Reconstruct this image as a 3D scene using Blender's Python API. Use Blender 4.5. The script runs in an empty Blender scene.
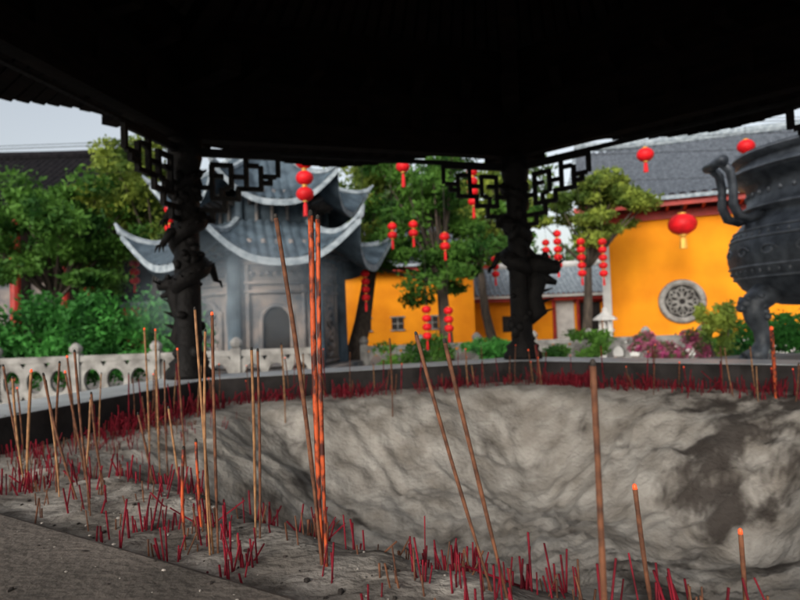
import bpy, math, random
import numpy as np
from mathutils import Vector, Matrix, noise
random.seed(7); np.random.seed(7)
sc=bpy.context.scene
sc.view_settings.view_transform='Standard'; sc.view_settings.look='None'; sc.view_settings.exposure=0
R=math.radians
# ------------------------------------------------------------ materials
def mat(name,c1,c2=None,scale=4,rough=.8,bump=0,bscale=20,spec=.3,metal=0,detail=6,coord='Object',ramp=(.35,.65),stretch=None):
    m=bpy.data.materials.new(name); m.use_nodes=True; nt=m.node_tree; N=nt.nodes; L=nt.links
    b=N['Principled BSDF']; b.inputs['Roughness'].default_value=rough; b.inputs['Metallic'].default_value=metal
    b.inputs['Specular IOR Level'].default_value=spec
    tc=N.new('ShaderNodeTexCoord'); src=tc.outputs[coord]
    if stretch:
        mp=N.new('ShaderNodeMapping'); mp.inputs['Scale'].default_value=stretch; L.new(src,mp.inputs[0]); src=mp.outputs[0]
    if c2 is None: c2=tuple(x*.7 for x in c1)
    n=N.new('ShaderNodeTexNoise'); n.inputs['Scale'].default_value=scale; n.inputs['Detail'].default_value=detail; L.new(src,n.inputs['Vector'])
    r=N.new('ShaderNodeValToRGB'); r.color_ramp.elements[0].position=ramp[0]; r.color_ramp.elements[1].position=ramp[1]
    r.color_ramp.elements[0].color=(*c2,1); r.color_ramp.elements[1].color=(*c1,1)
    L.new(n.outputs[0],r.inputs[0]); L.new(r.outputs[0],b.inputs['Base Color'])
    if bump:
        n2=N.new('ShaderNodeTexNoise'); n2.inputs['Scale'].default_value=bscale; n2.inputs['Detail'].default_value=8; L.new(src,n2.inputs['Vector'])
        bp=N.new('ShaderNodeBump'); bp.inputs['Strength'].default_value=bump; bp.inputs['Distance'].default_value=.02
        L.new(n2.outputs[0],bp.inputs['Height']); L.new(bp.outputs[0],b.inputs['Normal'])
    return m
def leafmat(name,c1,c2,scale=1.2):
    m=mat(name,c1,c2,scale=scale,rough=.6,detail=3,ramp=(.38,.62),spec=.15); nt=m.node_tree
    b=nt.nodes['Principled BSDF']; out=nt.nodes['Material Output']
    t=nt.nodes.new('ShaderNodeBsdfTranslucent'); mx=nt.nodes.new('ShaderNodeMixShader'); mx.inputs[0].default_value=.35
    src=b.inputs['Base Color'].links[0].from_socket
    nt.links.new(src,t.inputs[0]); nt.links.new(b.outputs[0],mx.inputs[1]); nt.links.new(t.outputs[0],mx.inputs[2]); nt.links.new(mx.outputs[0],out.inputs[0])
    return m
def emis(name,c,s):
    m=bpy.data.materials.new(name); m.use_nodes=True; b=m.node_tree.nodes['Principled BSDF']
    b.inputs['Base Color'].default_value=(*c,1); b.inputs['Emission Color'].default_value=(*c,1); b.inputs['Emission Strength'].default_value=s
    return m
M=dict(
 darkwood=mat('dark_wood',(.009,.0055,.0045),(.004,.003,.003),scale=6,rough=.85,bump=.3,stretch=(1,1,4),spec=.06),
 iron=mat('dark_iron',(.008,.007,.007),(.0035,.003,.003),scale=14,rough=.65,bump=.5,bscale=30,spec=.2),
 stonecap=mat('stone_cap',(.66,.69,.72),(.45,.48,.51),scale=5,rough=.4,bump=.15,spec=.5),
 sootwall=mat('soot_wall',(.04,.036,.036),(.016,.014,.014),scale=7,rough=.9,bump=.4),
 ledge=mat('ledge_concrete',(.165,.142,.125),(.075,.065,.057),scale=5,rough=.9,bump=.3,bscale=80,detail=12),
 yellow=mat('yellow_plaster',(.80,.29,.011),(.62,.20,.008),scale=.7,rough=.85,bump=.1,spec=.15),
 tile=mat('grey_tile',(.12,.138,.165),(.05,.06,.076),scale=8,rough=.8,bump=.3),
 tilelight=mat('pale_tile',(.32,.37,.41),(.15,.185,.215),scale=6,rough=.75,bump=.3),
 tiledark=mat('dark_tile',(.018,.017,.019),(.008,.008,.010),scale=6,rough=1,bump=.3,spec=.03),
 tilepav=mat('pavilion_tile',(.016,.016,.018),(.008,.008,.009),scale=6,rough=.8,bump=.3),
 redpaint=mat('red_paint',(.38,.028,.02),(.22,.018,.015),scale=3,rough=.5),
 lantern=mat('lantern_red',(.68,.010,.016),(.42,.007,.010),scale=3,rough=.5,spec=.2),
 gold=mat('gold_trim',(.7,.4,.08),(.5,.28,.05),rough=.4,metal=.3),
 pgstone=mat('pagoda_stone',(.25,.215,.195),(.07,.082,.098),scale=2.2,rough=.85,bump=.5),
 pggrey=mat('pagoda_grey',(.075,.108,.138),(.025,.039,.054),scale=3,rough=.8,bump=.4),
 void=mat('dark_interior',(.02,.018,.017),(.012,.01,.01)),  # near-black colour stands in for the shade inside openings
 white=mat('white_plaster',(.62,.62,.6),(.45,.45,.44),scale=2,rough=.8),
 stone=mat('balustrade_stone',(.28,.275,.26),(.12,.115,.108),scale=4,rough=.85,bump=.4),
 bark=mat('bark',(.09,.07,.055),(.035,.028,.022),scale=5,rough=.95,bump=.9,bscale=12,stretch=(3,3,.6)),
 bronze=mat('bronze',(.12,.138,.162),(.045,.053,.066),scale=9,rough=.45,bump=.3,bscale=18,metal=.3,spec=.5),
 bronzehi=mat('bronze_worn',(.22,.24,.27),(.10,.115,.135),scale=9,rough=.4,metal=.3,spec=.5),  # lighter tone than the vessel, so the raised relief reads
 paving=mat('paving',(.28,.27,.25),(.17,.165,.155),scale=2,rough=.85,bump=.3),
 leaf=leafmat('leaf_green',(.11,.25,.04),(.02,.07,.013)),
 leaf2=leafmat('leaf_yellowgreen',(.27,.34,.055),(.07,.125,.025)),
 leaf3=leafmat('leaf_hedge',(.07,.28,.05),(.018,.08,.018),scale=1.8),
 leaff=leafmat('leaf_far',(.13,.2,.08),(.06,.11,.05),scale=.4),
 pink=leafmat('azalea_pink',(.6,.1,.28),(.1,.14,.05),scale=5),
 bamboo=mat('stick_bamboo',(.33,.17,.075),(.15,.07,.032),scale=60,rough=.6),
 darkstick=mat('stick_incense_brown',(.17,.068,.034),(.06,.026,.016),scale=70,rough=.8),
 redstick=mat('stick_red_dye',(.22,.011,.024),(.07,.005,.010),scale=30,rough=.75,spec=.15),
 orange=mat('stick_orange',(.48,.078,.020),(.055,.014,.01),scale=75,rough=.6,ramp=(.42,.58),stretch=(1,1,.6)),
 burnt=mat('stick_charred',(.05,.045,.04),(.02,.018,.016),scale=60,rough=.9),
 ember=emis('ember',(.85,.09,.02),.7),
)
# ------------------------------------------------------------ mesh builder
class MB:
    def __init__(s): s.v=[]; s.f=[]
    def add(s,vs,fs):
        o=len(s.v); s.v+= [tuple(v) for v in vs]; s.f+=[tuple(i+o for i in f) for f in fs]; return s
    def box(s,c,d,rz=0,rx=0,ry=0):
        m=Matrix.Translation(c)@Matrix.Rotation(rz,4,'Z')@Matrix.Rotation(ry,4,'Y')@Matrix.Rotation(rx,4,'X')
        vs=[m@Vector((x*d[0]/2,y*d[1]/2,z*d[2]/2)) for x in(-1,1) for y in(-1,1) for z in(-1,1)]
        return s.add(vs,[(0,1,3,2),(4,6,7,5),(0,4,5,1),(2,3,7,6),(0,2,6,4),(1,5,7,3)])
    def beam(s,a,b,w,h):
        a=Vector(a);b=Vector(b);d=(b-a);L=d.length;d.normalize()
        up=Vector((0,0,1)); sd=d.cross(up)
        if sd.length<1e-4: sd=Vector((1,0,0))
        sd.normalize(); up=sd.cross(d)
        vs=[p+sd*(i*w/2)+up*(j*h/2) for p in(a,b) for i in(-1,1) for j in(-1,1)]
        return s.add(vs,[(0,1,3,2),(4,6,7,5),(0,4,5,1),(2,3,7,6),(0,2,6,4),(1,5,7,3)])
    def tube(s,pts,rad,n=8,flat=1):
        pts=[Vector(p) for p in pts]
        if not hasattr(rad,'__len__'): rad=[rad]*len(pts)
        vs=[];ref=None
        for i,p in enumerate(pts):
            d=(pts[min(i+1,len(pts)-1)]-pts[max(i-1,0)]).normalized()
            if ref is None: ref=Vector((0,0,1)) if abs(d.z)<.9 else Vector((1,0,0))
            a=(ref-d*ref.dot(d)).normalized(); b=d.cross(a); ref=a
            for k in range(n):
                t=2*math.pi*k/n; vs.append(p+(a*math.cos(t)+b*math.sin(t)*flat)*rad[i])
        fs=[(i*n+k,i*n+(k+1)%n,(i+1)*n+(k+1)%n,(i+1)*n+k) for i in range(len(pts)-1) for k in range(n)]
        fs+=[tuple(range(n))[::-1],tuple((len(pts)-1)*n+k for k in range(n))]
        return s.add(vs,fs)
    def lathe(s,prof,c=(0,0,0),n=24,rib=0,ribn=0,ph=0):
        vs=[]
        for r,z in prof:
            for k in range(n):
                t=2*math.pi*k/n+ph; rr=r*(1-rib*abs(math.sin(t*ribn/2)))if rib else r
                vs.append((c[0]+rr*math.cos(t),c[1]+rr*math.sin(t),c[2]+z))
        fs=[(i*n+k,i*n+(k+1)%n,(i+1)*n+(k+1)%n,(i+1)*n+k) for i in range(len(prof)-1) for k in range(n)]
        fs+=[tuple(range(n))[::-1],tuple((len(prof)-1)*n+k for k in range(n))]
        return s.add(vs,fs)
    def ball(s,c,r,n=10,sq=(1,1,1)):
        m=n//2+1; vs=[];
        for i in range(m+1):
            a=math.pi*(i+.02)/(m+.04)
            for k in range(n):
                t=2*math.pi*k/n
                vs.append((c[0]+r*sq[0]*math.sin(a)*math.cos(t),c[1]+r*sq[1]*math.sin(a)*math.sin(t),c[2]-r*sq[2]*math.cos(a)))
        fs=[(i*n+k,i*n+(k+1)%n,(i+1)*n+(k+1)%n,(i+1)*n+k) for i in range(m) for k in range(n)]
        fs+=[tuple(range(n))[::-1],tuple(m*n+k for k in range(n))]
        return s.add(vs,fs)
    def obj(s,name,m,parent=None,smooth=False,bevel=0):
        me=bpy.data.meshes.new(name); me.from_pydata(s.v,[],s.f); me.update()
        o=bpy.data.objects.new(name,me); sc.collection.objects.link(o)
        if m: me.materials.append(m)
        if smooth: me.polygons.foreach_set('use_smooth',[True]*len(me.polygons))
        if bevel:
            b=o.modifiers.new('b','BEVEL'); b.width=bevel; b.segments=2
        if parent: o.parent=parent
        return o
def empty(name,loc=(0,0,0),rz=0):
    e=bpy.data.objects.new(name,None); sc.collection.objects.link(e); e.location=loc; e.rotation_euler=(0,0,rz); e.empty_display_size=.2; return e
# ------------------------------------------------------------ incense basin geometry
C=Vector((.42,2.3)); RR=2.46
ang0=math.atan2(3.94-2.3,-1.38-.42)
P=[C+RR*Vector((math.cos(ang0-(k-1)*math.pi/3),math.sin(ang0-(k-1)*math.pi/3))) for k in range(6)]
def off_poly(offs,near=None):
    lines=[]
    for i in range(6):
        a=P[i];b=P[(i+1)%6];d=(b-a).normalized()
        if i==5 and near: a=Vector(near[0]); d=(Vector(near[1])-a).normalized()
        nrm=Vector((d.y,-d.x))
        if nrm.dot(C-a)<0:nrm=-nrm
        lines.append((a+nrm*offs[i],d,nrm))
    out=[]
    for i in range(6):
        p,d,_=lines[i-1]; q,e,_=lines[i]
        den=d.x*e.y-d.y*e.x; t=((q.x-p.x)*e.y-(q.y-p.y)*e.x)/den
        out.append(p+d*t)
    return out,lines
outer,_=off_poly([-.2]*6)
inner,il=off_poly([.2,.2,.2,.2,.2,0],near=((-.127,.690),(-.758,1.095)))
def dist_in(x,y):
    p=Vector((x,y)); return min((p-q).dot(n) for q,d,n in il)
def ss(a,b,x):
    t=max(0,min(1,(x-a)/(b-a))); return t*t*(3-2*t)
def ash_z(x,y):
    d=dist_in(x,y); base=1.165+(1.05-1.165)*ss(.9,2.6,y)
    left=1-ss(-.75,-.1,x); far=ss(1.5,3,y)
    w=noise.noise(Vector((x*1.3,y*1.3,3)))*.25*max(left,far)
    k=ss(.17+.16*left,(.90+.35*max(left,far)),d+w)
    z=base-.52*k
    r=math.hypot(x-C.x,y-C.y); th=math.atan2(y-C.y,x-C.x)
    z+=noise.fractal(Vector((x*2.2,y*2.2,1)),1,2.1,4)*.065*ss(.1,.6,d)
    q=noise.noise(Vector((x*2.5,y*2.5,0)))
    z+=(1-abs(noise.noise(Vector((th*6+q*1.6,r*1.8+q,7)))))**3*.026*ss(.25,.8,d)
    z+=(1-abs(noise.noise(Vector((x*4+q*2,y*4,17)))))**2*.010*ss(.15,.5,d)
    z+=noise.fractal(Vector((x*14,y*14,5)),.9,2.2,4)*.0075
    return min(z,1.188)
basin=empty('incense_basin')
mb=MB(); nv=6
vs=[(p.x,p.y,1.2) for p in outer]+[(p.x,p.y,1.2) for p in inner]+[(p.x,p.y,0) for p in outer]+[(p.x,p.y,.3) for p in inner]
fs=[];mi=[]
for i in range(6):
    j=(i+1)%6
    fs.append((i,j,6+j,6+i)); mi.append(2 if i in(4,5) else 0)
    fs.append((6+i,6+j,18+j,18+i)); mi.append(1)
    fs.append((i,12+i,12+j,j)); mi.append(0)
    fs.append((12+i,18+i,18+j,12+j)); mi.append(0)
mb.add(vs,fs); rim=mb.obj('stone_rim',M['stonecap'],basin)
rim.data.materials.append(M['sootwall']); rim.data.materials.append(M['ledge'])
for p,i in zip(rim.data.polygons,mi): p.material_index=i
bv=rim.modifiers.new('b','BEVEL'); bv.width=.012; bv.segments=2
# ash bed
step=.014; x0,x1=-2.0,3.0; y0,y1=-.1,4.8
nx=int((x1-x0)/step); ny=int((y1-y0)/step); idx={}; V=[];F=[];soot=[]
spots=[(-.75,2.15,.22),(-.45,2.6,.26),(-.6,2.4,.2),(1.75,3.25,.40),(1.5,2.85,.3),(2.3,3.0,.3),(.9,2.0,.28),(2.0,2.7,.3),(-.1,1.7,.2),(.75,1.6,.38),(1.3,1.9,.38),(.1,1.35,.24),(-.12,1.15,.18)]
for j in range(ny+1):
    for i in range(nx+1):
        x=x0+i*step;y=y0+j*step
        d=dist_in(x,y)
        if d<-.06: continue
        idx[(i,j)]=len(V); V.append((x,y,ash_z(x,y)))
        w=noise.fractal(Vector((x*3.2+noise.noise(Vector((x*2,y*2,4))),y*3.2,9)),.7,2.2,6)
        w2=noise.fractal(Vector((x*9,y*9,19)),.55,2.2,6)
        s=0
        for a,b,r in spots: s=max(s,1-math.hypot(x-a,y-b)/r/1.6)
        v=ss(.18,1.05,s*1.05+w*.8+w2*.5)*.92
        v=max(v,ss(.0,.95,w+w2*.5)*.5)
        if d>.3: v=max(v,(.42+.35*w2)*ss(3.0,1.5,y)*ss(.3,.7,d))  # ash darker down in the pit, more so towards the near side
        v=max(v,(.44+.6*w2)*ss(2.1,1.0,y))  # ash tone also darkens towards the near edge
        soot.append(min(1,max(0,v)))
for (i,j),k in idx.items():
    if (i+1,j) in idx and (i,j+1) in idx and (i+1,j+1) in idx:
        F.append((k,idx[(i+1,j)],idx[(i+1,j+1)],idx[(i,j+1)]))
mb=MB(); mb.v=V; mb.f=F
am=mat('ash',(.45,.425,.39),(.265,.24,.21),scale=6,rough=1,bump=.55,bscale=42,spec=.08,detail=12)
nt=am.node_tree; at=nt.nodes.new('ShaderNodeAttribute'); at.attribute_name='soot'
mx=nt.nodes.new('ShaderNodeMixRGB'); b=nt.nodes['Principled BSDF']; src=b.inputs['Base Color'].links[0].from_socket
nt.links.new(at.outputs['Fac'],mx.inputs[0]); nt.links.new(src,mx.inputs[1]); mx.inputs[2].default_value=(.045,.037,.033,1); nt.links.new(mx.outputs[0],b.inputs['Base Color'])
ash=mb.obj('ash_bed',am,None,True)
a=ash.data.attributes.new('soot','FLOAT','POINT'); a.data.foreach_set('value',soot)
for nm,cnt,rs_,col in(('ash_crumbs',1900,(.0008,.001,.0015,.0025),(.36,.33,.30)),('charred_crumbs',1700,(.0008,.001,.0015,.0025,.004),(.05,.042,.038))):
    mb=MB()
    for _ in range(cnt):
        x=random.uniform(-1.6,1.3);y=random.uniform(.35,2.6); d=dist_in(x,y)
        if d<-.45 or d>.5: continue
        if d<0 and random.random()<min(.85,.25-d*3): continue
        z=ash_z(x,y) if d>0 else 1.2
        r=random.choice(rs_)*random.uniform(.7,1.3)
        mb.ball((x,y,z+r*.3),r,5,(random.uniform(.8,1.8),random.uniform(.8,1.8),.7))
    mb.obj(nm,mat(nm,col,tuple(c*.4 for c in col),scale=30,rough=1))
# ------------------------------------------------------------ pavilion over the basin
pav=empty('incense_pavilion')
def poly_roof(top,bot,ridge,c,n,rot,R0,z0,R1,z1,lift,pw=1.2,st=60,sn=12,corr=.03,pitch=.16,thick=.1,flare=.06,rr=.07,lp=3,tipk=1.6):
    cx,cy=c
    def pt(i,t,s,corrug):
        a=rot+2*math.pi*i/n; b=rot+2*math.pi*(i+1)/n
        Rs=R0+(R1-R0)*s; k=abs(2*t-1)
        Rs*=1+flare*k**4*(1-s)
        x=Rs*((1-t)*math.cos(a)+t*math.cos(b)); y=Rs*((1-t)*math.sin(a)+t*math.sin(b))
        z=z0+(z1-z0)*s**pw+lift*k**lp*(1-s)**2
        if corrug: z+=corr*abs(math.sin((t-.5)*2*math.sin(math.pi/n)*Rs*math.pi/pitch))
        return (cx+x,cy+y,z)
    for i in range(n):
        for mbx,cg,dz in((top,True,0),(bot,False,-thick)):
            if mbx is None: continue
            g=[[pt(i,a/st,q/sn,cg) for a in range(st+1)] for q in range(sn+1)]
            vs=[(p[0],p[1],p[2]+dz) for row in g for p in row]; w=st+1
            mbx.add(vs,[(q*w+a,q*w+a+1,(q+1)*w+a+1,(q+1)*w+a) for q in range(sn) for a in range(st)])
        e=[pt(i,a/st,0,False) for a in range(st+1)]
        vs=[(p[0],p[1],p[2]+.03) for p in e]+[(p[0],p[1],p[2]-thick) for p in e]
        ridge.add(vs,[(a,a+1,st+1+a+1,st+1+a) for a in range(st)])
        rp=[Vector(pt(i,0,q/14,False))+Vector((0,0,rr*.6)) for q in range(15)]
        tip=rp[0]+(rp[0]-rp[1])*.8+Vector((0,0,rr*tipk)); rp=[tip]+rp
        ridge.tube(rp,[rr*.35]+[rr]*15,6)
    return pt
t=MB();b=MB();rg=MB()
rot=ang0
pt=poly_roof(t,b,rg,(C.x,C.y),6,rot,4.3,3.17,.15,4.95,.50,pw=1.15,thick=.09,flare=.05,rr=.08,lp=1.7)
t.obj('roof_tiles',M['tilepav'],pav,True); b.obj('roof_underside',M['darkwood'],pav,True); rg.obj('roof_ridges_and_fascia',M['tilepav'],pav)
rf=MB()
for i in range(6):
    for k in range(0,25):
        tt=(k+.5)/25
        for q in range(6):
            s0,s1=q/7+.012*(q==0),(q+1)/7
            A=Vector(pt(i,tt,s0,False));B=Vector(pt(i,tt,s1,False)); dz=Vector((0,0,-.10))
            rf.beam(A+dz,B+dz,.09*(1-s0*.6),.045)
for i in range(6):
    a=P[i];b2=P[(i+1)%6]
    dd=(b2-a).normalized()
    def at3(u,z): return (u.x,u.y,z)
    rf.beam(at3(a-dd*.25,2.86),at3(b2+dd*.25,2.86),.10,.16)
    rf.beam(at3(a,3.14),at3(b2,3.14),.08,.12)
    for k in range(1,6):
        p=a.lerp(b2,k/6); rf.box((p.x,p.y,3.02),(.1,.1,.16),math.atan2(dd.y,dd.x))
        o=(p-C).normalized(); 
        rf.beam(at3(p-o*.3,3.24),at3(p+o*.5,3.26),.07,.08); rf.beam(at3(p-dd*.18,3.3),at3(p+dd*.18,3.3),.06,.06)
    rf.beam(at3(a,3.02),at3(b2,3.02),.03,.2)
    rf.beam(at3(a,3.4),at3(b2,3.4),.03,.45)
    o=(a-C).normalized(); rf.beam(at3(a-o*.6,3.14),at3(a+o*1.2,3.26),.12,.16)
    rf.beam(at3(a,3.4),at3(C,4.5),.12,.14)
    for rr_,zz in((1.6,3.9),(.9,4.3)):
        p=C+(a-C).normalized()*rr_; q=C+(b2-C).normalized()*rr_; rf.beam(at3(p,zz),at3(q,zz),.09,.12)
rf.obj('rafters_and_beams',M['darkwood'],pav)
tr=MB()
for i in range(6):
    tr.tube([(P[i].x,P[i].y,2.715),(P[(i+1)%6].x,P[(i+1)%6].y,2.715)],.018,6)
tr.obj('tie_rods',M['iron'],pav)
FR=[(0,0,12,0),(12,0,12,-3),(12,-3,9.4,-3),(9.4,-3,9.4,-1.4),(9.4,-1.4,7.2,-1.4),(7.2,0,7.2,-5),(7.2,-5,9.4,-5),(9.4,-5,9.4,-3),(7.2,-3.2,5,-3.2),(5,-1.5,5,-5),(2.2,-1.5,5,-1.5),(2.2,-1.5,2.2,-6.6),
 (2.2,-3.2,3.6,-3.2),(5,-5,3.6,-5),(3.6,-5,3.6,-6.6),(2.2,-6.6,6,-6.6),(6,-6.6,6,-5),(0,-8.4,4,-8.4),(4,-8.4,4,-6.6),(0,0,0,-10),(2.2,-8.4,2.2,-10),(0,-10,2.2,-10),(0,-5,2.2,-5),
 (9.4,-4,10.8,-4),(10.8,-4,10.8,-3),(6,-5,7.2,-5)]
fr=MB(); u=.045
for i in range(6):
    for j in((i+1)%6,(i-1)%6):
        a=P[i]; d=(P[j]-a).normalized()
        for x,y,x2,y2 in FR:
            A=a+d*(.07+x*u);B=a+d*(.07+x2*u)
            e=.014
            if y==y2: A=A-d*e;B=B+d*e; fr.beam((A.x,A.y,2.69+y*u),(B.x,B.y,2.69+y*u),.03,.030)
            else: fr.beam((A.x,A.y,2.69+y*u),(A.x,A.y,2.69+y2*u),.030,.033)
fr.obj('fretwork_brackets',M['iron'],pav)
def dragon_column(i,hz,hd,flip=1,S=1.1):
    a=P[i]; e=empty('dragon_column',(a.x,a.y,0)); e.parent=pav
    m=MB(); m.lathe([(.15,1.195),(.15,1.24),(.12,1.27),(.13,1.3),(.085,1.34),(.08,2.55),(.095,2.6),(.11,2.66),(.11,2.80)],n=16)
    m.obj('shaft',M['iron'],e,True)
    m=MB(); pts=[];rd=[]; N=90
    for k in range(N):
        q=k/(N-1); th=flip*(q*2*math.pi*2.6)+i; r=.075+.02*math.sin(q*17)
        pts.append((r*math.cos(th),r*math.sin(th),2.6-(2.6-hz)*q)); rd.append(.02+.04*math.sin(min(1,q*1.6)*math.pi/2))
    hdv=Vector((math.cos(hd),math.sin(hd),0)); Z=Vector((0,0,1))
    last=Vector(pts[-1]); h=hdv*(.09*S)+Z*(hz+.04)
    for q in(.3,.6,1): pts.append(last.lerp(h,q)); rd.append(.06)
    m.tube(pts,rd,9)
    for k in range(4,N-2,2):
        p=Vector(pts[k]); o=Vector((p.x,p.y,0)).normalized()
        m.tube([p,p+o*(rd[k]+.025)+Vector((0,0,.02))],[.018,.003],4)
    for q,an in((.3,1.0),(.55,-1.4),(.8,2.2)):
        p=Vector(pts[int(q*N)]); o=Vector((p.x,p.y,0)).normalized(); sd=Vector((-o.y,o.x,0))*(1 if an>0 else -1)
        k1=p+o*.06+sd*.04; k2=k1+o*.03+sd*.04+Vector((0,0,-.09))
        m.tube([p,k1,k2],[.04,.03,.02],7)
        for c in(-1,0,1): m.tube([k2,k2+o*.03+sd*.02*c+Vector((0,0,-.01)),k2+o*.04+sd*.03*c+Vector((0,0,-.05))],[.012,.01,.002],5)
    m.tube([h,h-Z*.12,h-Z*.24-hdv*.03,h-Z*.36-hdv*.0,h-Z*.44-hdv*.06],[.06,.06*S,.05*S,.055*S,.03],10)
    for k in range(5): m.tube([h-Z*(.08*k+.05),h-Z*(.08*k+.02)+hdv*.09*S],[.02,.003],4)
    m.obj('dragon_body',M['iron'],e,True)
    m=MB(); sd=Vector((-hdv.y,hdv.x,0))
    def q3(a_,b_,c_): return h+(hdv*a_+sd*b_+Z*c_)*S
    m.tube([q3(-.06,0,0),q3(0,0,0),q3(.05,0,0),q3(.09,0,-.01),q3(.12,0,-.01),q3(.135,0,-.01)],[.05*S,.07*S,.06*S,.04*S,.04*S,.02*S],10,.85)
    m.tube([q3(0,0,-.03),q3(.06,0,-.08),q3(.11,0,-.10)],[.045*S,.028*S,.014*S],8)
    for s in(-1,1):
        m.ball(q3(.05,.04*s,.05),.022*S,8)
        m.tube([q3(0,.03*s,.04),q3(-.04,.05*s,.10),q3(-.02,.06*s,.14)],[.018*S,.013*S,.003],6)
        m.tube([q3(.11,.03*s,0),q3(.15,.06*s,.02),q3(.14,.08*s,.06)],[.009,.007,.002],5)
        for k in range(4): m.tube([q3(-.02,0,-.02*k),q3(-.05,.08*s,-(.05+.03*k))],[.025,.003],4)
    m.obj('dragon_head',M['iron'],e,True)
    m=MB(); rnd=random.Random(i)
    for k in range(60):
        th=rnd.uniform(0,6.28);z=rnd.uniform(1.32,2.6);r=rnd.uniform(.06,.09)
        m.ball((r*math.cos(th),r*math.sin(th),z),rnd.uniform(.02,.045),7,(1,1,rnd.uniform(.6,1.5)))
    m.obj('cloud_relief',M['iron'],e,True)
for i in range(5):
    hz={1:1.78,2:1.88}.get(i,1.85); hd={1:R(195),2:R(-8)}.get(i,math.atan2(P[i].y-C.y,P[i].x-C.x))
    dragon_column(i,hz,hd,1 if i!=1 else -1,{1:.85,2:1.4}.get(i,1.1))
# ------------------------------------------------------------ incense sticks
def stick(base,top,r,m,ember=True,burn=.05):
    e=empty('incense_stick'); b0=Vector((base[0],base[1],ash_z(*base)-.03)); t0=Vector(top)
    d=(t0-b0); L=d.length; d.normalize(); r*=1.0
    bend=Vector((random.uniform(-1,1),random.uniform(-1,1),0))*.005
    pts=[b0+d*L*q+bend*math.sin(q*math.pi) for q in[k/12 for k in range(13)]]
    mb=MB()
    mb.tube(pts,[r*.75]*4+[r*random.uniform(.93,1.08) for _ in range(9)],8); mb.obj('stick',m,e,True)
    mb=MB(); mb.tube([t0-d*.001,t0+d*r*1.6,t0+d*r*2.2],[r*1.0,r*.85,r*.3],7); mb.obj('tip',M['ember'] if ember else M['burnt'],e,True)
B,D,O,RD=M['bamboo'],M['darkstick'],M['orange'],M['redstick']
for s in [((-.121,.857),(-.174,.857,1.659),.0032,D,0),((-.123,.862),(-.124,.857,1.661),.0040,O,0),((-.115,.85),(-.113,.85,1.654),.0032,O,0),
 ((-.293,.917),(-.314,.917,1.534),.0022,B,0),((-.288,.92),(-.288,.917,1.525),.0024,D,1),((-.296,.91),(-.299,.917,1.50),.002,B,0),
 ((-.248,.985),(-.246,.985,1.467),.0024,B,0),((-.24,.98),(-.236,.985,1.465),.0022,D,0),
 ((.109,.758),(.02,.80,1.485),.0024,D,0),((.122,.737),(.053,.737,1.476),.0026,D,0),
 ((.163,.52),(.158,.5,1.46),.0027,D,0),((.294,.738),(.277,.738,1.29),.0030,D,1),((.395,.72),(.392,.72,1.239),.0028,D,1),
 ((-.687,1.28),(-.763,1.28,1.42),.0026,D,0),((-.65,1.25),(-.68,1.25,1.467),.0026,D,0),((-.997,1.59),(-1.03,1.59,1.395),.003,B,0),
 ((-.94,1.5),(-.925,1.5,1.415),.0035,B,1),((-.79,1.37),(-.78,1.37,1.44),.0025,D,0),((-.76,1.33),(-.80,1.35,1.40),.0025,B,0),
 ((-.93,2.2),(-.94,2.2,1.515),.0035,B,1),((-.9,2.22),(-.9,2.2,1.51),.0035,B,1),((-.65,1.85),(-.69,1.85,1.447),.003,D,1),((-.82,2.1),(-.83,2.1,1.40),.003,D,0),
 ((-.36,.985),(-.361,.985,1.31),.0026,O,0),((-.355,1.05),(-.363,1.05,1.31),.0026,O,0),
 ((-.67,3.4),(-.68,3.4,1.41),.005,B,0),((-.07,3.6),(-.07,3.6,1.41),.005,D,0),
 ((1.97,3.2),(1.97,3.2,1.40),.009,O,1),((-1.05,2.0),(-1.12,2.0,1.38),.0035,D,1),((-.62,1.5),(-.66,1.5,1.3),.003,D,0),((-1.1,1.75),(-1.16,1.75,1.42),.003,D,0),
 ((-.72,1.45),(-.75,1.45,1.36),.0028,D,0),((-.85,1.6),(-.84,1.62,1.33),.003,B,0),((-.5,1.35),(-.53,1.36,1.33),.0026,B,0),((-1.25,2.3),(-1.28,2.3,1.42),.004,D,1)]:
    stick(*s[:4],ember=bool(s[4]))
rnd=random.Random(3)
for k in range(90):
    while True:
        x=rnd.uniform(-1.4,2.6);y=rnd.uniform(1.6,4.5)
        if .04<dist_in(x,y)<.3 and (y>2.9 or x<-.7): break
    L=rnd.uniform(.08,.3); z=ash_z(x,y)
    stick((x,y),(x+rnd.uniform(-.03,.03),y+rnd.uniform(-.03,.03),z+L),rnd.uniform(.0025,.0045),rnd.choice([B,D,D,RD,RD]),ember=rnd.random()<.3)
def stubs(name,n,xr,yr,region,hmin,hmax,r,m,seed,clus=.4,sg=.015):
    rnd=random.Random(seed); mb=MB(); c=0; cl=[]
    while c<n:
        if cl and rnd.random()<clus:
            q=rnd.choice(cl); x=q[0]+rnd.gauss(0,sg);y=q[1]+rnd.gauss(0,sg); new=False
        else:
            x=rnd.uniform(*xr);y=rnd.uniform(*yr); new=True
        if not region(x,y): continue
        if new: cl.append((x,y))
        c+=1
        z=ash_z(x,y); h=rnd.uniform(hmin,hmax)*(1 if rnd.random()<.85 else 1.5); a=rnd.gauss(0,.15);b=rnd.gauss(0,.15)
        if rnd.random()<.1: a*=6
        mb.tube([(x,y,z-.01),(x+h*a,y+h*b,z+h)],r*rnd.uniform(.8,1.25),5)
    return mb.obj(name,m)
stubs('burnt_incense_stubs',270,(-.5,.6),(.6,1.15),lambda x,y: .03<dist_in(x,y)<.36 ,.012,.058,.0014,RD,1,clus=.72,sg=.012)
stubs('burnt_incense_stubs',360,(-1.5,-.3),(.9,3.3),lambda x,y: .02<dist_in(x,y)<.5,.02,.06,.0018,RD,2,clus=.6,sg=.04)
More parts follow.
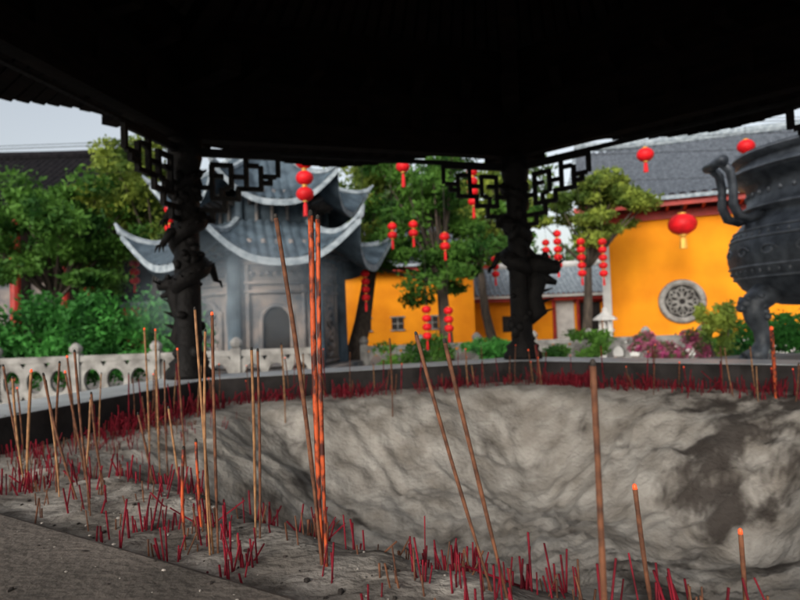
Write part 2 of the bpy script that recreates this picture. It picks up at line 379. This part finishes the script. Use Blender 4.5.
stubs('burnt_incense_stubs',950,(-1.4,2.7),(2.6,4.6),lambda x,y: .02<dist_in(x,y)<.25,.02,.085,.0032,RD,4,clus=.65,sg=.08)
stubs('burnt_incense_stubs',350,(-1.4,.6),(.6,3),lambda x,y: .015<dist_in(x,y)<.45,.01,.04,.0013,D,5,clus=.3)
# ------------------------------------------------------------ foliage helpers
def leaves(name,clumps,n,size,m,parent=None,seed=0,shell=.55):
    rs=np.random.RandomState(seed); allv=[]
    for (c,r) in clumps:
        r=np.array(r if hasattr(r,'__len__') else (r,r,r)); c=np.array(c)
        d=rs.normal(size=(n,3)); d/=np.linalg.norm(d,axis=1)[:,None]
        rad=shell+(1-shell)*rs.rand(n)**.7; rad*=1+.22*rs.normal(size=n)
        p=c+d*rad[:,None]*r
        a=rs.normal(size=(n,3)); a/=np.linalg.norm(a,axis=1)[:,None]
        b_=np.cross(a,rs.normal(size=(n,3))); b_/=np.linalg.norm(b_,axis=1)[:,None]
        s=size*(.6+.8*rs.rand(n))[:,None]
        allv.append(np.stack([p-a*s,p+b_*s*.45,p+a*s,p-b_*s*.45],1).reshape(-1,3))
    v=np.concatenate(allv); k=len(v)//4
    me=bpy.data.meshes.new(name); me.from_pydata(v.tolist(),[],np.arange(k*4).reshape(k,4).tolist()); me.materials.append(m)
    o=bpy.data.objects.new(name,me); sc.collection.objects.link(o); o.parent=parent; return o
def tree(name,base,crown_c,crown_r,m,seed,nc=26,n=380,size=.1,tr=.16,lean=None):
    rnd=random.Random(seed); e=empty(name); mb=MB()
    b0=Vector(base); cc=Vector(crown_c); cr=Vector(crown_r)
    fork=b0.lerp(cc,.6)+Vector((rnd.uniform(-.2,.2),0,0)) 
    mb.tube([b0-Vector((0,0,.1)),b0.lerp(fork,.1),b0.lerp(fork,.5)+Vector((rnd.uniform(-.15,.15),0,0)),fork],[tr*1.5,tr*1.1,tr*.9,tr*.7],10)
    cl=[]
    for k in range(nc):
        d=Vector((rnd.gauss(0,1),rnd.gauss(0,1),rnd.gauss(0,1))).normalized()*rnd.uniform(.35,1.08)
        p=cc+Vector((d.x*cr.x,d.y*cr.y,d.z*cr.z)); s=rnd.uniform(.15,.36)*min(cr)
        cl.append((tuple(p),(s*1.35,s*1.3,s*.65)))
        if k%2==0:
            mid=fork.lerp(p,.5)+Vector((0,0,rnd.uniform(-.1,.2)))
            mb.tube([fork,mid,p],[tr*.4,tr*.22,tr*.06],6)
    mb.obj('trunk',M['bark'],e,True); leaves('crown',cl,n,size,m,e,seed)
    return e
tree('broadleaf_tree',(1.3,17,0),(1.15,17,4.4),(2.6,1.6,2.4),M['leaf'],11,nc=58,n=400,tr=.2,size=.08)
tree('broadleaf_tree',(-1.45,16.5,0),(-.4,18.5,5.3),(2.0,1.6,1.6),M['leaf2'],12,nc=32,tr=.26,size=.08)
tree('broadleaf_tree',(3.9,25,0),(3.4,25,6.2),(2.6,1.6,2.2),M['leaf2'],31,nc=30,n=300,tr=.2,size=.12)
tree('broadleaf_tree',(5.9,19.5,0),(6.5,19.5,5.2),(2.0,1.5,1.25),M['leaf2'],13,nc=40,tr=.17,size=.08)
tree('broadleaf_tree',(-8.8,16,0),(-9.2,16,4.1),(2.3,1.6,1.7),M['leaf'],14,nc=44,n=400,size=.08)
tree('broadleaf_tree',(-7.2,17.5,0),(-7.3,17.5,5.4),(1.9,1.6,1.9),M['leaf2'],15,nc=38,size=.08)
tree('broadleaf_tree',(-5.2,18,0),(-5.0,18,4.6),(1.7,1.5,1.8),M['leaf'],16,nc=24)
rnd=random.Random(5)
cl=[]
for k in range(150):
    x=rnd.uniform(-38,22); h=rnd.uniform(6,13)
    if x>10: h=rnd.uniform(5,9)
    cl.append(((x,rnd.uniform(42,50),h*rnd.uniform(.3,1)),(rnd.uniform(1.5,2.6),1.6,rnd.uniform(1.2,2))))
leaves('distant_trees',cl,260,.32,M['leaff'],None,77)
cl=[((rnd.uniform(-9.6,-4.6),rnd.uniform(13.2,14.4),rnd.uniform(.7,2.25)),(.45,.4,.38)) for _ in range(66)]
leaves('hedge',cl,260,.07,M['leaf3'],None,21)
def shrub(name,c,r,m,seed,n=200,nc=14,size=.05):
    rnd=random.Random(seed)
    cl=[((c[0]+rnd.uniform(-r[0],r[0]),c[1]+rnd.uniform(-r[1],r[1]),c[2]+rnd.uniform(-r[2],r[2])),(r[0]*.35,r[1]*.4,r[2]*.4)) for _ in range(nc)]
    e=empty(name); leaves('leaves',cl,n,size,m,e,seed); mb=MB()
    for q in cl[:6]: mb.tube([(c[0],c[1],0),q[0]],[.03,.008],5)
    mb.obj('stems',M['bark'],e)
shrub('azalea_bush',(6.3,14,.8),(.75,.4,.28),M['pink'],1)
shrub('shrub',(6.7,12.6,1.25),(.35,.35,.5),M['leaf2'],2)
shrub('shrub',(6.5,10,.95),(.7,.4,.45),M['leaf3'],3,nc=22)
shrub('shrub',(4.3,15,.8),(.8,.3,.35),M['leaf'],4)
shrub('azalea_bush',(2.2,15.2,.7),(.6,.3,.3),M['leaf3'],6)
shrub('shrub',(8.3,15,.9),(.8,.3,.4),M['leaf'],8)
shrub('shrub',(.3,15.2,.8),(.9,.3,.4),M['leaf'],9)
# ------------------------------------------------------------ stone pagoda
pg=empty('stone_pagoda'); pc=(-3.3,15.0); prot=R(19)
t=MB();b=MB();rg=MB()
poly_roof(t,b,rg,pc,6,prot,3.1,2.95,1.6,3.95,.9,pw=1.3,thick=.13,flare=.08,rr=.08,pitch=.2,corr=.06,lp=2.6,st=96)
poly_roof(t,b,rg,pc,6,prot,2.5,4.3,.2,6.4,.75,pw=1.4,thick=.11,flare=.08,rr=.07,pitch=.2,corr=.06,lp=2.6,st=96)
t.obj('roof_tiles',M['pggrey'],pg,True); b.obj('roof_underside',M['pggrey'],pg,True); rg.obj('ridges_and_eaves',M['tilelight'],pg)
m=MB()
def hexp(mb,r,z0,z1,rotn=prot,n=6):
    mb.lathe([(r,z0),(r,z1)],(pc[0],pc[1],0),n,ph=rotn)
hexp(m,2.6,0,.35); hexp(m,2.4,.35,.6); hexp(m,1.75,.6,3.1); m.obj('body',M['pgstone'],pg)
m=MB(); hexp(m,1.45,3.5,4.6); hexp(m,1.9,3.1,3.3); hexp(m,2.15,3.22,3.34)
for i in range(6):
    a=prot+i*math.pi/3
    for k,(r,z0,z1) in enumerate(((1.85,.6,3.15),(1.5,3.8,4.5))):
        m.lathe([(.16 if k==0 else .1,z0),(.14 if k==0 else .09,z1)],(pc[0]+r*math.cos(a),pc[1]+r*math.sin(a),0),12)
m.obj('columns_and_cornice',M['pggrey'],pg)
m=MB();dk=MB()
for i in range(6):
    a=prot+(i+.5)*math.pi/3; ap=1.75*math.cos(math.pi/6); ca,sa=math.cos(a),math.sin(a)
    def q(l,z,o): return (pc[0]+ca*(ap+o)-sa*l,pc[1]+sa*(ap+o)+ca*l,z)
    arc=[(-.34,.75),(-.34,1.7)]+[(-.34*math.cos(k*math.pi/8),1.7+.34*math.sin(k*math.pi/8)) for k in range(1,8)]+[(.34,1.7),(.34,.75)]
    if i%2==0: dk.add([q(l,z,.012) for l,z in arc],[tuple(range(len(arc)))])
    else:
        rn=random.Random(i)
        pts=[q(.28*math.sin(k*.9)*(1-.02*k),.8+k*.075,.05) for k in range(19)]
        m.tube(pts,[.05+.025*math.sin(k*.5) for k in range(19)],7)
        for k in range(26): m.ball(q(rn.uniform(-.34,.34),rn.uniform(.8,2.0),.02),rn.uniform(.05,.1),7)
    m.tube([q(l,z,.05) for l,z in arc],.055,6)
    for l in(-.62,.62): m.beam(q(l,.7,.04),q(l,2.95,.04),.08,.08)
    for z in(.68,2.35,2.55,2.98): m.beam(q(-.7,z,.045),q(.7,z,.045),.1,.07)
    for k in range(7): m.ball(q(-.54+k*.18,2.76,.04),.07,7)
    for k in range(5): m.beam(q(-.6+.3*k,3.2,.1),q(-.6+.3*k,3.42,.55),.1,.12)
    for l in(-.35,0,.35): m.beam(q(l,3.75,-.22),q(l,4.45,-.22),.07,.07)
    for k in range(5): m.beam(q(-.5+.25*k,4.4,-.3),q(-.5+.25*k,4.6,.2),.08,.1)
dk.obj('niches',M['void'],pg); m.obj('carved_frames',M['pgstone'],pg,True)  # flat dark faces on the solid wall paint in the niche shade
# ------------------------------------------------------------ temple halls
def hall(name,loc,rz,L,D,wall_h,eave_z,ridge_z,oh,wallm,roofm,lift=.5,pitch=.28,trim=None,fascia=None):
    e=empty(name,loc,rz)
    m=MB(); m.box((L/2,D/2,wall_h/2),(L,D,wall_h)); m.obj('walls',wallm,e)
    top=MB();bot=MB();rg=MB(); nx=int((L+2*oh)/pitch*6); ns=10
    for sgn in(-1,1):
        def pt(a,s,cg,dz=0):
            x=-oh+(L+2*oh)*a; y0=-oh if sgn<0 else D+oh; y=y0+(D/2-y0)*s
            k=abs(2*a-1); z=eave_z+(ridge_z-eave_z)*s**1.25+lift*k**12*(1-s)
            if cg: z+=.10*abs(math.sin(x*math.pi/pitch))
            return (x,y,z+dz)
        for mb_,cg,dz in((top,1,0),(bot,0,-.12)):
            vs=[pt(a/nx,s/ns,cg,dz) for s in range(ns+1) for a in range(nx+1)]; w=nx+1
            mb_.add(vs,[(q*w+a,q*w+a+1,(q+1)*w+a+1,(q+1)*w+a) for q in range(ns) for a in range(nx)])
        ed=[pt(a/nx,0,0) for a in range(nx+1)]
        rg.add([(p[0],p[1],p[2]+.02) for p in ed]+[(p[0],p[1],p[2]-.12) for p in ed],[(a,a+1,nx+2+a,nx+1+a) for a in range(nx)])
        for a in(0,1): rg.tube([Vector(pt(a,s/8,0,.1)) for s in range(9)],.1,6)
    rg.tube([(-oh+(L+2*oh)*k/20,D/2,ridge_z+.15+.3*abs(k/10-1)**6) for k in range(21)],.2,8)
    m=MB()
    for x in(0.002,L-.002): m.add([(x,0,wall_h),(x,D,wall_h),(x,D/2,ridge_z-.2)],[(0,1,2)])
    m.obj('gables',wallm,e)
    top.obj('roof_tiles',roofm,e,True); bot.obj('roof_underside',fascia or M['darkwood'],e); rg.obj('ridge_and_eave_tiles',trim or roofm,e)
    m=MB(); m.box((L/2,-.06,wall_h+.12),(L+.2,.16,.3)); m.box((L/2,-oh+.25,eave_z-.2),(L+2*oh-.3,.1,.22))
    for k in range(int(L/.6)): m.beam((.3+k*.6,0,wall_h+.25),(.3+k*.6,-oh+.2,eave_z-.1),.1,.12)
    m.obj('eave_beams',fascia or M['redpaint'],e)
    return e
h=hall('yellow_temple_hall',(8.1,23,0),R(-20),15,8,5.1,5.7,8.9,1.3,M['yellow'],M['tile'],lift=.6,pitch=.34,trim=M['tilelight'],fascia=M['redpaint'])
m=MB(); m.box((-.14,-.05,2.5),(.3,.4,5.0)); m.box((7.5,-.06,.3),(15,.12,.6)); m.obj('stone_pier_and_plinth',M['white'],h)
wx=2.46;wz=1.97
m=MB(); m.tube([(wx+.7*math.cos(k*math.pi/16),-.05,wz+.7*math.sin(k*math.pi/16)) for k in range(33)],.12,8); m.obj('window_frame',M['stone'],h,True)
m=MB(); m.add([(wx+.66*math.cos(k*math.pi/16),-.01,wz+.66*math.sin(k*math.pi/16)) for k in range(32)],[tuple(range(32))]); m.obj('window_opening',M['void'],h)  # solid wall behind; the disk's dark colour is the opening's shade
m=MB()
for k in range(8):
    a=k*math.pi/4; m.tube([(wx+.32*math.cos(a)+.2*math.cos(j*math.pi/6),-.04,wz+.32*math.sin(a)+.2*math.sin(j*math.pi/6)) for j in range(13)],.028,5)
    m.tube([(wx+.12*math.cos(a),-.04,wz+.12*math.sin(a)),(wx+.64*math.cos(a),-.04,wz+.64*math.sin(a))],.025,5)
m.tube([(wx+.14*math.cos(j*math.pi/6),-.04,wz+.14*math.sin(j*math.pi/6)) for j in range(13)],.03,5)
m.obj('window_lattice',M['stone'],h,True)
g=hall('temple_gate',(3.6,34,0),0,8.4,4,2.75,2.85,4.6,.8,M['yellow'],M['tilelight'],lift=.25,trim=M['white'],fascia=M['redpaint'])
m=MB(); m.box((7.1,-.01,1.25),(1.2,.06,2.3)); m.box((2.6,-.01,1.3),(.9,.05,.9)); m.obj('openings',M['void'],g)  # dark boxes on the wall; doorway and window shade is their colour
m=MB()
for x in(6.35,7.85,5.0): m.lathe([(.10,0),(.09,2.7)],(x,-.35,0),10)
m.box((7.1,-.06,2.5),(1.7,.12,.2)); m.obj('red_posts',M['redpaint'],g)
m=MB(); m.box((5.7,-.03,1.3),(1.0,.06,2.4)); m.box((7.1,-.9,.12),(2.4,1.0,.24)); m.obj('white_panels_and_step',M['white'],g)
h2=hall('yellow_temple_hall',(-4.5,30,0),R(4),8.3,6,4.3,4.45,6.9,1.0,M['yellow'],M['tile'],trim=M['tilelight'])
m=MB(); 
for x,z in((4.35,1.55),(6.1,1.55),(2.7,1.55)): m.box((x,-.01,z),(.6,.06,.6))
m.obj('windows',M['void'],h2)  # window shade is put into the colour of these boxes
m=MB()
for x,z in((4.35,1.55),(6.1,1.55),(2.7,1.55)):
    m.box((x,-.05,z),(.04,.06,.6)); m.box((x,-.055,z),(.6,.05,.04)); m.box((x,-.04,z+.33),(.75,.12,.07)); m.box((x,-.04,z-.33),(.75,.12,.07))
m.obj('window_frames',M['stone'],h2)
h3=hall('dark_timber_hall',(-25,21.5,0),R(3),13.2,8,5.9,6.3,9.3,1.2,M['darkwood'],M['tiledark'],lift=.5,trim=M['tiledark'],fascia=M['darkwood'])
m=MB()
for k in range(8): m.lathe([(.17,0),(.16,5.9)],(1+1.7*k,-.6,0),10)
m.obj('red_columns',M['redpaint'],h3)
m=MB()
for k in range(7): m.box((1.85+1.7*k,-.02,2.6),(1.2,.06,1.8))
m.obj('pale_shutters',M['pgstone'],h3)
m=MB(); m.box((-11,25,1.3),(13,.35,2.6)); e=empty('courtyard_wall'); m.obj('wall',M['redpaint'],e); m=MB(); m.beam((-17.6,25,2.72),(-4.4,25,2.72),.7,.22); m.obj('coping',M['tile'],e)
# ------------------------------------------------------------ balustrades
def balustrade(x0,x1,y,n,h=1.22):
    e=empty('stone_balustrade'); m=MB(); w=(x1-x0)/n
    for k in range(n+1):
        x=x0+w*k; m.box((x,y,h/2),(.2,.2,h)); m.lathe([(.08,h),(.12,h+.05),(.13,h+.12),(.06,h+.2),(.01,h+.22)],(x,y,0),8)
        if k<n:
            m.box((x+w/2,y,h-.1),(w-.2,.13,.12)); m.box((x+w/2,y,.12),(w-.2,.16,.24)); 
            hh=h-.4; cz=.24+hh/2
            for j in range(3):
                cx=x+.1+(w-.2)*(j+.5)/3; ww=(w-.2)/3; ov=[];sq=[]
                N=20
                for q in range(N):
                    a=2*math.pi*q/N; c,s=math.cos(a),math.sin(a)
                    ov.append((cx+ww*.36*c,cz+hh*.3*s)); f=1/max(abs(c),abs(s)); sq.append((cx+ww/2*c*f,cz+hh/2*s*f))
                for yy in(y-.05,y+.05):
                    vs=[(a_,yy,b_) for a_,b_ in ov]+[(a_,yy,b_) for a_,b_ in sq]
                    m.add(vs,[(q,(q+1)%N,N+(q+1)%N,N+q) for q in range(N)])
                vs=[(a_,y-.05,b_) for a_,b_ in ov]+[(a_,y+.05,b_) for a_,b_ in ov]
                m.add(vs,[(q,(q+1)%N,N+(q+1)%N,N+q) for q in range(N)])
    m.obj('posts_and_panels',M['stone'],e)
balustrade(-11.3,-1.7,12,6,1.15); balustrade(-1,8,16,6,1.0)
e=empty('stone_lantern',(6.8,20,0)); m=MB()
m.lathe([(.3,0),(.3,.2),(.12,.3),(.12,.95),(.3,1.02),(.3,1.1),(.05,1.1)],n=6)
for k in range(6): m.box((.18*math.cos(k*math.pi/3),.18*math.sin(k*math.pi/3),1.26),(.06,.06,.32))
m.lathe([(.12,1.42),(.42,1.40),(.4,1.46),(.15,1.62),(.07,1.7),(.09,1.76),(.01,1.85)],n=6); m.obj('carved_stone',M['white'],e)
# ------------------------------------------------------------ lanterns
def lantern_string(x,y,ztop,n,r,pitch=None,wire=None,tassel=.25,sq=.82):
    e=empty('red_lantern_string' if n>1 else 'red_lantern',(x,y,0)); b=MB();c=MB();t=MB();w=MB()
    h=2*r*sq; pitch=pitch or h*1.12
    for k in range(n):
        z=ztop-h/2-k*pitch
        pf=[(r*max(.25,math.cos(a)),r*sq*math.sin(a)) for a in[R(-80+16*j) for j in range(11)]]
        b.lathe(pf,(0,0,z),24,rib=.06,ribn=12)
        for s in(-1,1): c.lathe([(r*.3,-.015*r*4),(r*.3,.015*r*4)],(0,0,z+s*r*sq*1.0),12)
    zb=ztop-h-(n-1)*pitch
    t.lathe([(r*.1,0),(r*.22,-tassel*.3),(r*.28,-tassel)],(0,0,zb),10)
    w.tube([(0,0,zb),(0,0,wire or ztop+1)],.004,4)
    b.obj('lantern_bodies',M['lantern'],e,True); c.obj('caps',M['gold'],e); w.obj('cord',M['burnt'],e); t.obj('tassel',M['lantern'] if tassel<.4 else M['gold'],e)
for x,y,z,n,r in[(-1.53,10,4.42,3,.15),(-5.34,14,4.49,3,.12),(1.55,12,4.62,4,.11),(-.85,15,2.9,4,.11),(-.13,15,4.07,2,.12),(.4,15,4.1,2,.12),
 (.65,15,1.95,4,.12),(1.2,15,1.9,3,.12),(1.18,15,3.77,2,.13),(3.5,18,4.06,4,.13),(2.9,18,3.67,4,.12),(4.8,18,4.17,5,.13),(5.5,18,3.9,5,.13),(6.15,18,3.87,5,.13),(4.45,18,3.9,3,.12),
 (-9.36,18,3.84,4,.14),(-7.95,18,4.0,4,.14),(.13,10,4.25,1,.12),(5.9,14,5.45,1,.2),(7.1,12,4.98,2,.17)]:
    lantern_string(x,y,z,n,r,wire={10:4.7,12:5.4,14:5.7,15:5.6,18:5.6}[y])
lantern_string(9.5,19.9,4.85,1,.46,wire=5.6,tassel=.45,sq=.78)
m=MB()
for y,z in((10,4.7),(12,5.4),(14,5.7),(15,5.6),(18,5.6)): m.tube([(-12+24*k/12,y,z-.0*k) for k in range(13)],.006,4)
m.obj('lantern_wires',M['iron'])
# ------------------------------------------------------------ bronze censer
cz=empty('bronze_censer',(4.52,6.0,-.02)); m=MB()
m.lathe([(.30,1.56),(.60,1.585),(.80,1.65),(.95,1.76),(1.04,1.90),(1.075,2.05),(1.06,2.2),(1.01,2.33),(.94,2.42),(.89,2.47),(.88,2.52),(.92,2.54),(.92,2.59),(.87,2.61),(.86,2.72),(.87,2.82),(.92,2.86),(1.0,2.89),(1.02,2.93),(1.0,2.97),(.92,2.99),(.92,3.06),(.98,3.08),(.98,3.13),(.86,3.15),(.82,2.9),(.6,2.5)],n=80)
m.obj('vessel',M['bronze'],cz,True)
m=MB()
for z,r,n,s in((1.92,1.045,64,.016),(2.29,1.025,64,.016),(2.72,.862,40,.022)):
    for k in range(n):
        a=2*math.pi*k/n; m.ball((r*math.cos(a),r*math.sin(a),z),s,6,(1,1,1.3))
for z,r in((1.97,1.062),(1.86,1.022),(2.25,1.045),(2.34,1.005),(2.565,.925),(2.93,1.018),(3.105,.98)):
    m.tube([(r*math.cos(k*math.pi/32),r*math.sin(k*math.pi/32),z) for k in range(65)],.013,6)
for k in range(20):
    a=2*math.pi*k/20
    zc,rc,sz=(2.11,1.07,.06)
    pts=[]
    for j in range(11):
        q=j/10*2.2*math.pi; rr_=sz*(1-.06*j); da=rr_*math.cos(q)*1.6/rc
        pts.append((rc*math.cos(a+da),rc*math.sin(a+da),zc+rr_*math.sin(q)))
    m.tube(pts,.012,5)
m.obj('relief_bands',M['bronzehi'],cz,True)
m=MB()
for a in(R(186),R(306),R(66)):
    o=Vector((math.cos(a),math.sin(a),0)); sd=Vector((-o.y,o.x,0)); Z=Vector((0,0,1)); f=1.05
    m.tube([o*.80+Z*1.74,o*.95+Z*1.68,o*1.02*f+Z*1.58,o*1.0*f+Z*1.46,o*.95*f+Z*1.34,o*.94*f+Z*1.22,o*.98*f+Z*1.12,o*1.06*f+Z*1.04],[.10,.13,.125,.10,.075,.07,.085,.12],14)
    m.ball(o*1.09*f+Z*1.60,.075,12,(1,1,.9)); m.ball(o*1.14*f+Z*1.56,.045,10)
    for s in(-1,1):
        m.ball(o*1.10*f+sd*.05*s+Z*1.65,.025,8); m.ball(o*1.0*f+sd*.10*s+Z*1.67,.035,8)
        for k in range(4): m.ball(o*(.99-.015*k)*f+sd*.09*s+Z*(1.62-.05*k),.04,8)
        m.ball(o*1.10*f+sd*.07*s+Z*1.05,.05,8)
m.obj('lion_legs',M['bronze'],cz,True)
m=MB()
for a in(R(176),R(-4)):
    o=Vector((math.cos(a),math.sin(a),0)); Z=Vector((0,0,1)); sd=Vector((-o.y,o.x,0))
    for s in(-.12,.12):
        m.tube([o*.86+sd*s+Z*2.50,o*1.0+sd*s+Z*2.45,o*1.10+sd*s+Z*2.48,o*1.15+sd*s+Z*2.60,o*1.14+sd*s+Z*2.78,o*1.16+sd*s+Z*2.94,o*1.25+sd*s+Z*3.04],[.05,.05,.05,.045,.042,.045,.05],10)
    m.tube([o*1.25+sd*.19+Z*3.04,o*1.25-sd*.19+Z*3.04],.052,10)
m.obj('handles',M['bronze'],cz,True)
m=MB(); m.lathe([(1.5,.022),(1.5,.15),(1.4,.2),(1.38,.8),(1.48,.88),(1.48,1.0)],n=8); m.obj('pedestal',M['stone'],cz)
# ------------------------------------------------------------ incense smoke (thin real volume drifting in the courtyard)
m=MB(); m.ball((0,0,0),1,24); sm=m.obj('incense_smoke',None,None,True); sm.location=(-2.4,8.8,2.1); sm.scale=(1.8,.9,1.1)
vm=bpy.data.materials.new('smoke'); vm.use_nodes=True; nt=vm.node_tree; nt.nodes.clear()
out=nt.nodes.new('ShaderNodeOutputMaterial'); vs_=nt.nodes.new('ShaderNodeVolumeScatter'); vs_.inputs['Color'].default_value=(.68,.85,1,1)
tc=nt.nodes.new('ShaderNodeTexCoord'); ln=nt.nodes.new('ShaderNodeVectorMath'); ln.operation='LENGTH'
nz=nt.nodes.new('ShaderNodeTexNoise'); nz.inputs['Scale'].default_value=1.6; nz.inputs['Detail'].default_value=3
mr=nt.nodes.new('ShaderNodeMapRange'); mr.inputs[1].default_value=1.0; mr.inputs[2].default_value=.1; mr.inputs[3].default_value=0; mr.inputs[4].default_value=1
mr2=nt.nodes.new('ShaderNodeMapRange'); mr2.inputs[1].default_value=.36; mr2.inputs[2].default_value=.7; mr2.inputs[3].default_value=0; mr2.inputs[4].default_value=.8
mu=nt.nodes.new('ShaderNodeMath'); mu.operation='MULTIPLY'
nt.links.new(tc.outputs['Object'],ln.inputs[0]); nt.links.new(tc.outputs['Object'],nz.inputs['Vector'])
nt.links.new(ln.outputs['Value'],mr.inputs[0]); nt.links.new(nz.outputs[0],mr2.inputs[0])
nt.links.new(mr.outputs[0],mu.inputs[0]); nt.links.new(mr2.outputs[0],mu.inputs[1]); nt.links.new(mu.outputs[0],vs_.inputs['Density']); nt.links.new(vs_.outputs[0],out.inputs['Volume'])
sm.data.materials.append(vm)
# ------------------------------------------------------------ ground
m=MB(); m.add([(-300,-300,0),(300,-300,0),(300,300,0),(-300,300,0)],[(0,1,2,3)]); gnd=m.obj('ground',M['paving'])
# ------------------------------------------------------------ world, sun, camera
w=bpy.data.worlds.new('World'); sc.world=w; w.use_nodes=True; nt=w.node_tree
EL,AZ=R(23),R(203)
sk=nt.nodes.new('ShaderNodeTexSky'); sk.sky_type='NISHITA'; sk.sun_disc=False; sk.sun_elevation=EL; sk.sun_rotation=AZ; sk.dust_density=4; sk.air_density=1.2
hs=nt.nodes.new('ShaderNodeHueSaturation'); hs.inputs['Saturation'].default_value=.4; hs.inputs['Value'].default_value=1.4
bg=nt.nodes['Background']; bg.inputs[1].default_value=.15
nt.links.new(sk.outputs[0],hs.inputs['Color']); nt.links.new(hs.outputs[0],bg.inputs[0])
sl=bpy.data.lights.new('sun','SUN'); sl.energy=1.35; sl.angle=R(20); sl.color=(1,.95,.88); so=bpy.data.objects.new('sun',sl); sc.collection.objects.link(so)
sd=Vector((math.sin(AZ)*math.cos(EL),math.cos(AZ)*math.cos(EL),math.sin(EL)))
so.rotation_euler=sd.to_track_quat('Z','Y').to_euler()
cam=bpy.data.cameras.new('camera'); co=bpy.data.objects.new('camera',cam); sc.collection.objects.link(co); sc.camera=co
cam.sensor_width=36; cam.lens=27; cam.clip_start=.01; cam.clip_end=1000
co.matrix_world=Matrix.Translation((0,0,1.5))@Matrix.Rotation(R(92.34),4,'X')@Matrix.Rotation(R(-2.08),4,'Z')
cam.dof.use_dof=True; cam.dof.focus_distance=.87; cam.dof.aperture_fstop=6.2
